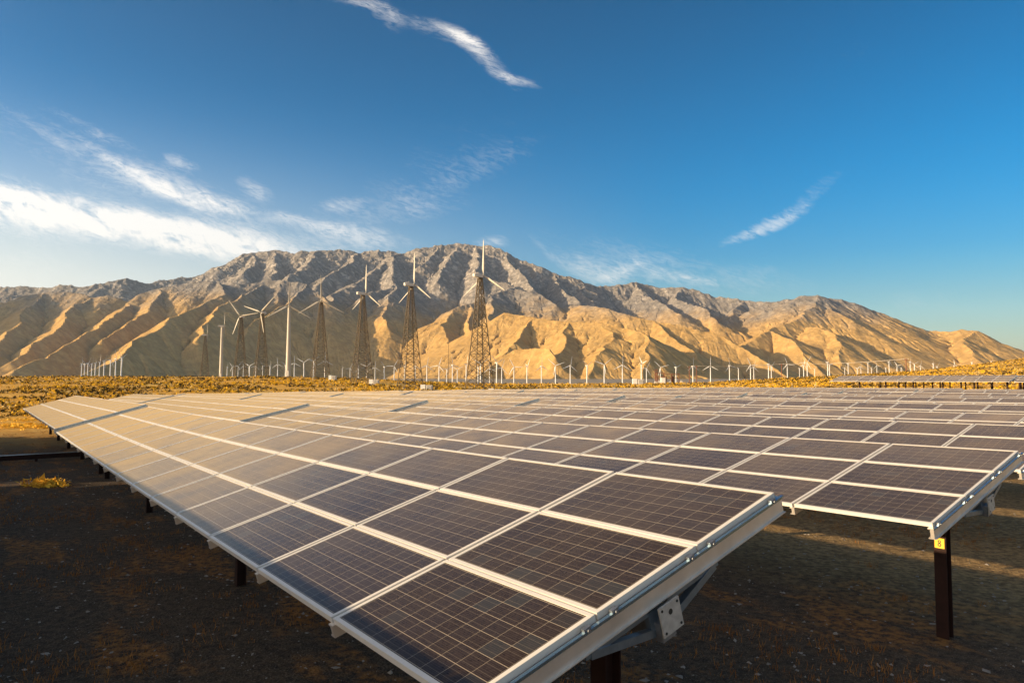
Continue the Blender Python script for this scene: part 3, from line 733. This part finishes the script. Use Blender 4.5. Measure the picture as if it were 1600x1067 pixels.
# photo x of the tower, hub y, base y, kind, compass direction of the rotor (0 = straight away, 90 = right, 180 = at the camera), blade angle (0 = up, clockwise seen from the camera)
BIG = [(750, 430, 'L', 46, 0, 'lattice wind turbine, tallest and rightmost of the nine in the line'),
       (642, 444, 'L', 48, 0, 'lattice wind turbine second from the right, one blade pale and one brown'),
       (567, 458, 'L', 45, 0, 'lattice wind turbine third from the right, nacelle pointing left'),
       (502, 470, 'L', 165, 2, 'lattice wind turbine just right of the tall smooth white tower'),
       (452, 478, 'T', 165, 0, 'tallest smooth tubular white wind turbine, between two lattice towers'),
       (410, 488, 'L', 200, 72, 'lattice wind turbine just left of the tallest smooth white tower'),
       (377, 494, 'L', 190, 38, 'lattice wind turbine third from the left of the large line'),
       (347, 509, 'T', 72, 8, 'smooth white tubular wind turbine, rotor seen edge on, second from the left'),
       (321, 523, 'L', 70, -25, 'small lattice wind turbine at the left end of the large line')]
def world_blade(yaw_c, ang):    # rotation about hub axis so that a blade stands at the wanted angle seen from the camera
    s = 1 if math.cos(R(yaw_c)) > 0 else -1
    return -R(ang) * s
ib = 0
for (px, hy, kind, yc, ang, lab) in BIG:
    D = 24.6 * F / ({750: 172, 642: 155, 567: 137, 502: 121, 452: 112, 410: 102, 377: 95, 347: 80, 321: 66}[px])
    p = pt(px, hy, D); z = p.z - 24.6
    g_ = gzf(p.x, p.y); H = 24.0
    tb = turbine((p.x, p.y, z), 24.0, LT if kind == 'L' else TT, NA, HU, BL, 1.0, R(90 - yc), world_blade(yc, ang))
    tag(tb, lab, 'wind turbine', 'large wind turbines in a line before the mountains')
    if kind == 'L': TP[tb.name][0].matrix_local = Matrix.Rotation(R(32), 4, 'Z')
    if abs(z - g_) > .05:   # stand it on the ground: stretch the tower so that the hub stays where it is
        h2 = p.z - .6 - g_; tb.location.z = g_
        TP[tb.name][0].matrix_local = TP[tb.name][0].matrix_basis @ Matrix.Scale(h2 / 24.0, 4, (0, 0, 1))
        for c in TP[tb.name][1:]: c.matrix_local = Matrix.Translation((0, 0, h2 - 24.0)) @ c.matrix_basis
SM = [(127.7, 568), (132.3, 568.5), (137.5, 568), (143.5, 568), (149, 567), (155.7, 565.5), (162.8, 564), (172.8, 562.5), (181, 560.5), (190, 558.8),
      (355, 573), (363.4, 573), (372.2, 572), (380.3, 572), (390, 571.9), (399.4, 572), (410.7, 572), (422, 571), (434, 569), (446, 571), (460, 567), (475, 566), (490, 564.5), (507.8, 563.4),
      (535, 576), (547, 575.5), (560, 574), (573, 572.5), (586, 574), (600.5, 573), (616, 572), (632, 572), (649, 572), (667, 571), (686, 571), (698, 577), (707, 570), (714.6, 577.5), (728.5, 569),
      (747, 574), (751, 568), (765, 575.5), (776, 566.5), (784, 574.5), (803, 573), (823.4, 572), (846, 572), (868, 571), (891, 571), (917, 571), (944, 569.6), (972.4, 570),
      (1002, 568), (1010, 575.5), (1032, 573.7), (1056, 573.7), (1082.5, 572), (1110, 571.5), (1139.7, 571), (1153.7, 574.7), (1172.5, 570), (1177.7, 573.7), (1200.6, 569), (1205, 572), (1230, 569), (1249, 575.5), (1255.5, 570), (1261, 566.6), (1272.8, 576.5), (1293, 566), (1296, 570),
      (1319.7, 574.4), (1325, 568), (1339.4, 576), (1345, 573.4), (1356, 567), (1361.5, 574.4), (1370, 571), (1384, 575), (1389, 565), (1401.5, 571.5), (1408, 574.4), (1422, 565), (1428.5, 568.7), (1438, 571.5), (1458, 568), (1464, 572.5), (1491, 570.5), (1518.5, 566), (1549.5, 565)]
PH = {917: 60, 1032: 45, 1056: 50, 849: 0, 649: 0, 686: -20, 747: 60, 751: 60, 1293: 0, 1422: 0, 1110: 0, 1082.5: 0, 1139.7: 15, 475: 60, 460: 0, 891: -10, 1172.5: 25, 1200.6: 20, 1230: 20, 1261: -30, 1325: -40, 1356: -30}
SIZES = [40.0, 45.0, 50.0, 32.0]
ST = {h: (tubular(h, 1.4 * h / 45, .9 * h / 45), nacelle(h / 24), hub(h / 22), blade(h * .52, 1.9 * h / 45)) for h in SIZES}
names = {}
for q, (px, hy) in enumerate(SM):
    ey = float(np.interp(px, EX, EY)); hpx = ey - hy + 1.5
    H = SIZES[q % 3] if hpx > 18 else 32.0
    D = min((H + H / 33) * F / max(hpx, 12), 2500.0) if px < 1400 else min(H * F / max(hpx, 17), 2400.0)
    p = pt(px, hy, D); g_ = gzf(p.x, p.y); tw, na_, hu, bl_ = ST[H]; k = H / 20
    yc = 160 + 30 * math.sin(q * 1.9) if px > 300 else 80 + 20 * math.sin(q)
    if q % 7 == 3: yc = 75
    h2 = p.z - .6 * k - g_
    ph = PH.get(px, (q * 47) % 120)
    nb = 1 if px == 1153.7 else 3
    tb = turbine((p.x, p.y, g_), H, tw, na_, hu, bl_, k, R(90 - yc), world_blade(yc, ph), 3 if nb == 3 else 0)
    if abs(h2 - H) > .1:
        TP[tb.name][0].matrix_local = Matrix.Scale(h2 / H, 4, (0, 0, 1))
        for c in TP[tb.name][1:]: c.matrix_local = Matrix.Translation((0, 0, h2 - H)) @ c.matrix_basis
    names[q] = tb
def ordw(n):
    a = ['', 'first', 'second', 'third', 'fourth', 'fifth', 'sixth', 'seventh', 'eighth', 'ninth', 'tenth', 'eleventh', 'twelfth', 'thirteenth', 'fourteenth', 'fifteenth', 'sixteenth', 'seventeenth', 'eighteenth', 'nineteenth']
    if n < 20: return a[n]
    tens = {2: ('twenty', 'twentieth'), 3: ('thirty', 'thirtieth'), 4: ('forty', 'fortieth')}
    return tens[n // 10][1] if n % 10 == 0 else tens[n // 10][0] + '-' + a[n % 10]
SEC = [(0, 10, 'in the tight row at the far left'), (10, 24, 'of the distant ones left of the third largest lattice tower'), (24, 52, 'of the distant ones between that tower and the substation'), (52, 71, 'of the distant ones from the substation rightwards to the hill'), (71, 90, 'of the distant ones over the yellow hill at right')]
SEC = [(0, 10, 'in the tight far-left row'), (10, 24, 'in the group behind the left lattice towers'), (24, 52, 'in the line between middle lattice tower and substation'), (52, 71, 'in the line right of the substation'), (71, 90, 'above the yellow hill at the far right')]
for a, b, txt in SEC:
    for q in range(a, min(b, len(SM))):
        tag(names[q], 'white turbine, %s from left %s' % (ordw(q - a + 1), txt), 'wind turbine', 'small distant white wind turbines')
# met mast, utility poles, wires
RUST = simple('rusty_brown_pole', (.22, .09, .05), .8, .1, .2, 2)
p = pt(701, 505, 420); g0 = gzf(p.x, p.y); f = MB(); f.tube((0, 0, -1), (0, 0, p.z - g0), .16, .07, 6, 0)
for z in (.35, .6, .9): f.bar((-1.0, 0, (p.z - g0) * z), (1.0, 0, (p.z - g0) * z), .06, 0)
mm = put('measuring_mast', f.mesh('measuring_mast', [LATT])); mm.location = (p.x, p.y, g0); tag(mm, 'very thin tall measuring mast left of the tallest lattice turbine', 'mast')
tops = []
for (px, ty, lab, arms) in ((1077, 572, 'left brown pole of the pair holding a crossbar right of the substation', 1), (1088, 571, 'right brown pole of the pair holding a crossbar right of the substation', 1),
                        (1221, 568, 'lone brown utility pole among the white turbines right of centre', 1), (1415.5, 560, 'dark brown utility pole with a T top on the yellow hill', 1)):
    D = 560 if px < 1300 else 420; p = pt(px, ty, D); g0 = gzf(p.x, p.y); h = p.z - g0
    ro = empty('utility_pole', (p.x, p.y, g0)); f = MB(); f.tube((0, 0, -2), (0, 0, h), .34, .24, 8, 0); put('pole', f.mesh('pole', [RUST]), ro, Matrix.Identity(4))
    f = MB(); f.box(-1.7, 1.7, -.15, .15, h - 1.0, h - .7, 0); put('crossarm', f.mesh('crossarm', [RUST]), ro, Matrix.Identity(4))
    f = MB()
    for x in (-1.5, 0, 1.5): f.tube((x, 0, h - .7), (x, 0, h - .3), .12, n=6)
    put('insulator', f.mesh('insulator', [WHITE]), ro, Matrix.Identity(4))
    tag(ro, lab, 'utility pole', 'brown utility poles on the desert'); tops.append(Vector((p.x, p.y, g0 + h - .3)))
WIRE = simple('wire', (.55, .5, .42), .5, .3, .05, 1)
for (a, b, lab) in ((1, 2, 'power line sagging from the crossbar poles to the lone brown pole'), (2, 3, 'power line sagging from the lone pole to the pole on the yellow hill')):
    f = MB()
    for off in (-1.4, 1.4):
        prev = None
        for i in range(13):
            q = i / 12; c = tops[a].lerp(tops[b], q) + Vector((off, 0, -1.2 * 4 * q * (1 - q)))
            if prev is not None: f.tube(prev, c, .09, n=4, cap=False)
            prev = c
    wv = put('power_line', f.mesh('power_line', [WIRE])); tag(wv, lab, 'power line')
# substation
D = 400; c0 = pt(1043, 598, D); g0 = gzf(c0.x, c0.y)
ro = empty('substation', (c0.x, c0.y, g0)); k = D / F
def sx(px): return (px - 1043) * k
def gantry(x0, x1, top, y):
    f = MB()
    for x in (x0, x1): f.bar((x, y, -1), (x, y, top), .34)
    f.bar((x0, y, top - .2), (x1, y, top - .2), .3); f.bar((x0, y, top * .62), (x1, y, top * .62), .2); return f
for (a, b, h, y) in ((1025, 1038, 7.2, 0), (1038, 1050, 6.6, 1.5), (1050, 1061, 6.6, 0), (1030, 1044, 5.2, 4), (1025, 1028, 9.2, 2)):
    put('gantry', gantry(sx(a), sx(b), h, y).mesh('gantry', [RUST]), ro, Matrix.Identity(4))
f = MB(); f.box(sx(1033), sx(1039), -1, 2.5, -.5, 4.0, 0); f.box(sx(1033) - .15, sx(1039) + .15, -1.15, 2.65, 4.0, 4.25, 0); put('control_hut', f.mesh('control_hut', [WHITE]), ro, Matrix.Identity(4))
for x in (1024.5, 1029.5, 1047, 1064.5):
    f = MB(); f.box(sx(x) - .6, sx(x) + .6, -.8, .8, -.5, 2.0, 0)
    for q in (-.35, .35): f.tube((sx(x) + q, 0, 2.0), (sx(x) + q, 0, 2.8), .12, n=6)
    put('transformer', f.mesh('transformer', [GREYN]), ro, Matrix.Identity(4))
f = MB(); f.box(sx(1050), sx(1052.5), -1, 1, -.5, 5.2, 0); put('switch_cabinet', f.mesh('switch_cabinet', [DARKST]), ro, Matrix.Identity(4))
tag(ro, 'substation of rusty steel gantries around a small white hut', 'substation')
# cabinets beside the turbines
def cabinet(px, py, D, w, h, lab):
    p = pt(px, py, D); g0 = gzf(p.x, p.y); ro = empty('transformer_cabinet', (p.x, p.y, g0))
    f = MB(); f.box(-w * .55, -w * .12, -.7, .7, -.5, h * 1.0, 0); put('box', f.mesh('box', [WHITE]), ro, Matrix.Identity(4))
    f = MB(); f.box(-w * .05, w * .5, -.8, .8, -.5, h * .9, 0)
    for x in (.0, .12, .24, .36): f.box(w * x, w * (x + .05), -.95, -.8, .1, h * .8, 0)
    put('finned_tank', f.mesh('finned_tank', [GREYN]), ro, Matrix.Identity(4)); tag(ro, lab, 'cabinet', 'white cabinets at the feet of the large turbines'); return ro
cabinet(774, 607, 146, 2.6, 1.25, 'white transformer cabinet beside the rightmost lattice turbine')
cabinet(667, 601, 163, 2.6, 1.3, 'white transformer cabinet beside the second lattice turbine from the right')
cabinet(585, 596, 186, 2.4, 1.4, 'white transformer cabinet beside the third lattice turbine from the right')
cabinet(520, 591, 208, 2.0, 1.5, 'white transformer cabinet between the third and fourth lattice turbines')
cabinet(997, 600, 235, 3.4, 2.0, 'small white shed alone left of the rusty substation')
# wire fence behind the panels, centre right
FEN = simple('fence_post', (.5, .45, .32), .7, .2, .1, 3)
ro = empty('wire_fence', (0, 0, 0)); pts = [pt(x, 600, D_) for x, D_ in ((862, 165), (960, 150), (1080, 140), (1200, 135), (1310, 140))]
fl = []
for a, b in zip(pts[:-1], pts[1:]):
    n = int((b - a).length / 5)
    for i in range(n): q = a.lerp(b, i / n); fl.append(Vector((q.x, q.y, gzf(q.x, q.y))))
ro.location = fl[0]; fw = MB()
pm = MB(); pm.tube((0, 0, -.4), (0, 0, 1.9), .045, n=6); pm = pm.mesh('fence_post', [FEN])
for i, q in enumerate(fl):
    put('fence_post', pm, ro, Matrix.Translation(q - fl[0]))
    if i:
        for z in (.4, 1.0, 1.85): fw.bar(fl[i - 1] - fl[0] + Vector((0, 0, z)), q - fl[0] + Vector((0, 0, z)), .014)
put('fence_wire', fw.mesh('fence_wire', [FEN]), ro, Matrix.Identity(4)); tag(ro, 'thin wire fence on pale posts behind the last panel rows', 'fence')
for (x0, x1, lab) in ((1042.5, 1070, 'left pale pipe rail barrier just behind the panels'), (1071, 1087, 'right pale pipe rail barrier just behind the panels')):
    a, b = pt(x0, 605, 118), pt(x1, 605.5, 118); ga, gb_ = gzf(a.x, a.y), gzf(b.x, b.y); f = MB()
    a = Vector((a.x, a.y, ga)); b = Vector((b.x, b.y, gb_)); up = Vector((0, 0, 1.1))
    br = empty('rail_barrier', a)
    f.bar(up, b - a + up, .10); put('rail', f.mesh('rail', [FEN]), br, Matrix.Identity(4))
    for q in (0, 1):
        f = MB(); f.bar(Vector((0, 0, -.3)) + (b - a) * q, up + (b - a) * q, .10); put('rail_post', f.mesh('rail_post', [FEN]), br, Matrix.Identity(4))
    tag(br, lab, 'barrier')

# ------------------------------------------------------------------ desert scrub, dry grass, stones
def leaf_mat(name, c1, c2, sc=.8, tr=.25):
    m, t, b = mat(name); P = t.new('ShaderNodeNewGeometry').outputs['Position']
    n = t.noise(P, sc, 3); t.link(t.mix(t.ramp(n, .3, .7), rgb(*c1), rgb(*c2)), b.inputs['Base Color']); b.inputs['Roughness'].default_value = .9; b.inputs['Specular IOR Level'].default_value = .1
    return m
GOLD = leaf_mat('golden_brush', (.66, .37, .018), (.82, .52, .04)); DGREEN = leaf_mat('dark_brush', (.028, .022, .009), (.08, .055, .016)); STRAW = leaf_mat('straw_brush', (.60, .42, .16), (.80, .60, .26)); ORNG = leaf_mat('orange_grass', (.80, .44, .045), (.92, .58, .08)); DRYG = leaf_mat('dry_grass', (.20, .075, .02), (.40, .18, .045), 3)
def bushes(name, N, size, mats, nf, place, prob, squash=.75):
    """each bush is a loose dome of small blades"""
    cx, cy = place(N); N = len(cx); cz = gz(cx, cy)
    sz = size[0] + (size[1] - size[0]) * rng.random(N) ** 1.6
    kind = prob(cx, cy, N)
    th = rng.random((N, nf)) * 2 * np.pi; ph = np.arccos(rng.random((N, nf))) ; rad = rng.random((N, nf)) ** .4
    px = np.cos(th) * np.sin(ph) * rad; py = np.sin(th) * np.sin(ph) * rad; pz = np.cos(ph) * rad * squash
    C = np.stack([cx[:, None] + px * sz[:, None] * .5, cy[:, None] + py * sz[:, None] * .5, cz[:, None] + pz * sz[:, None] * .8 + .02], -1)
    d1 = rng.normal(size=C.shape); d2 = rng.normal(size=C.shape); ls = (.17 if nf > 40 else .24) * sz[:, None, None]
    Vv = np.stack([C - d1 * ls * .4, C + d1 * ls * .4, C + d2 * ls * .95], 2)
    Vv[..., 2] = np.maximum(Vv[..., 2], cz[:, None, None] - .05)
    V = Vv.reshape(-1, 3); Fc = np.arange(len(V)).reshape(-1, 3)
    mi = np.repeat(kind, nf)
    return put(name, np_mesh(name, V, Fc, mats, mi, False))
def place_far(N):
    az = R(-41) + R(82) * rng.random(N); D = 52 + (460 - 52) * rng.random(N) ** 1.05
    x, y = D * np.tan(az), D
    perp = x * HP[0] + y * HP[1]; s = x * UH[0] + y * UH[1]
    send = np.interp(perp, [0, 4, 8, 16, 25, 40, 60, 85, 90, 115, 116], [54, 54, 76, 86, 96, 101, 108, 108, 54, 54, 0])
    ok = ((s > send + 2) & (D > 76)) | (perp > 114) | ((perp > 87) & (s > 52))
    n2 = fbm(x / 9, y / 9, 21, 3)
    ok &= (n2 > .40) & (rng.random(N) < 1.25 - (D < 75) * .5)
    return x[ok], y[ok]
def kinds(x, y, N):
    n = fbm(x / 26, y / 26, 33, 3); r_ = np.hypot(x, y)
    k_ = (rng.random(N) < np.where(r_ < 82, 0.82, .48 + .9 * (n - .45))).astype(int)
    return np.where((k_ == 0) & (rng.random(N) < .22), 2, k_)
o = bushes('desert_scrub', 130000, (.25, .85), [GOLD, DGREEN, STRAW], 15, place_far, kinds); tag(o, kind='stuff', label='golden and dark desert brush covering the plain', cat='scrub')
def place_near(N):
    az = R(-42) + R(84) * rng.random(N); D = 2.5 + 55 * rng.random(N) ** .8; x, y = D * np.tan(az), D
    n = fbm(x / 2.3, y / 2.3, 41, 4); ok = (n > .56) & (rng.random(N) < .9)
    return x[ok], y[ok]
def tufts():
    x, y = place_near(22000); N = len(x); z = gz(x, y); nf = 9
    a = rng.random((N, nf)) * 2 * np.pi; L = (.03 + .07 * rng.random((N, nf))); lean = .3 + .6 * rng.random((N, nf))
    bx = x[:, None] + .06 * rng.normal(size=(N, nf)); by = y[:, None] + .06 * rng.normal(size=(N, nf)); bz = np.repeat(z[:, None], nf, 1)
    dx_, dy_ = np.cos(a), np.sin(a); w = .006
    v0 = np.stack([bx - dy_ * w, by + dx_ * w, bz - .01], -1); v1 = np.stack([bx + dy_ * w, by - dx_ * w, bz - .01], -1)
    v2 = np.stack([bx + dx_ * L * lean, by + dy_ * L * lean, bz + L], -1)
    V = np.stack([v0, v1, v2], 2).reshape(-1, 3)
    return put('dry_grass', np_mesh('dry_grass', V, np.arange(len(V)).reshape(-1, 3), [DRYG], None, False))
tag(tufts(), kind='stuff', label='short dry reddish grass between the panel rows', cat='grass')
def golden_patch():
    xs, ys = [], []
    for (px, py, sx_, sy_, n) in ((80, 750, 26, 2.0, 110), (45, 657, 50, 4, 260), (60, 645, 60, 3, 200)):
        for _ in range(n):
            X_ = px + rng.normal() * sx_ * .5; Y_ = py + rng.normal() * sy_ * .5; D = CAMZ * F / (Y_ - 590); xs.append((X_ - 800) / F * D); ys.append(D)
    return np.array(xs), np.array(ys)
gx_, gy_ = golden_patch()
o = bushes('golden_grass', len(gx_), (.12, .42), [ORNG], 12, lambda N: (gx_, gy_), lambda x, y, N: np.zeros(N, int)); tag(o, kind='stuff', label='clumps of golden grass on the ground at the left edge', cat='grass')
def stones():
    N = 5200; az = R(-42) + R(84) * rng.random(N); D = 2.2 + 26 * rng.random(N) ** .9; x, y = D * np.tan(az), D
    z = gz(x, y); sz = .008 + .022 * rng.random(N) ** 3 + (rng.random(N) > .99) * .014
    ico = np.array([(0, 0, 1), (1, 0, .1), (0, 1, 0), (-1, 0, .15), (0, -1, 0), (0, 0, -1)], float)
    V = ico[None] * (1 + .45 * rng.normal(size=(N, 6, 1))) * sz[:, None, None] * np.stack([1 + .5 * rng.random(N), 1 + .5 * rng.random(N), .65 + 0 * x], -1)[:, None, :]
    V = V + np.stack([x, y, z + sz * .2], -1)[:, None, :]
    tri = np.array([(0, 1, 2), (0, 2, 3), (0, 3, 4), (0, 4, 1), (5, 2, 1), (5, 3, 2), (5, 4, 3), (5, 1, 4)])
    Fc = (tri[None] + (np.arange(N) * 6)[:, None, None]).reshape(-1, 3)
    m = simple('stone', (.30, .27, .23), .9, 0, .35, 11, .2)
    return put('gravel', np_mesh('gravel', V.reshape(-1, 3), Fc, [m], None, False))
tag(stones(), kind='stuff', label='loose pale stones scattered over the dark ground', cat='gravel')

# ------------------------------------------------------------------ haze
f = MB(); f.box(-17500, 17500, -3000, 20500, -70, 2650)
hm_ = bpy.data.materials.new('haze'); hm_.use_nodes = True; t = NT(hm_.node_tree); t.n.remove(t.n['Principled BSDF'])
pv = t.new('ShaderNodeVolumePrincipled'); pv.inputs['Color'].default_value = rgb(.50, .66, .86); pv.inputs['Density'].default_value = HAZE = 2.0e-5; pv.inputs['Anisotropy'].default_value = .35
t.link(pv.outputs[0], t.n['Material Output'].inputs['Volume'])
hz_ = put('haze', f.mesh('haze', [hm_])); tag(hz_, kind='stuff', label='thin pale desert haze filling the whole valley', cat='haze')
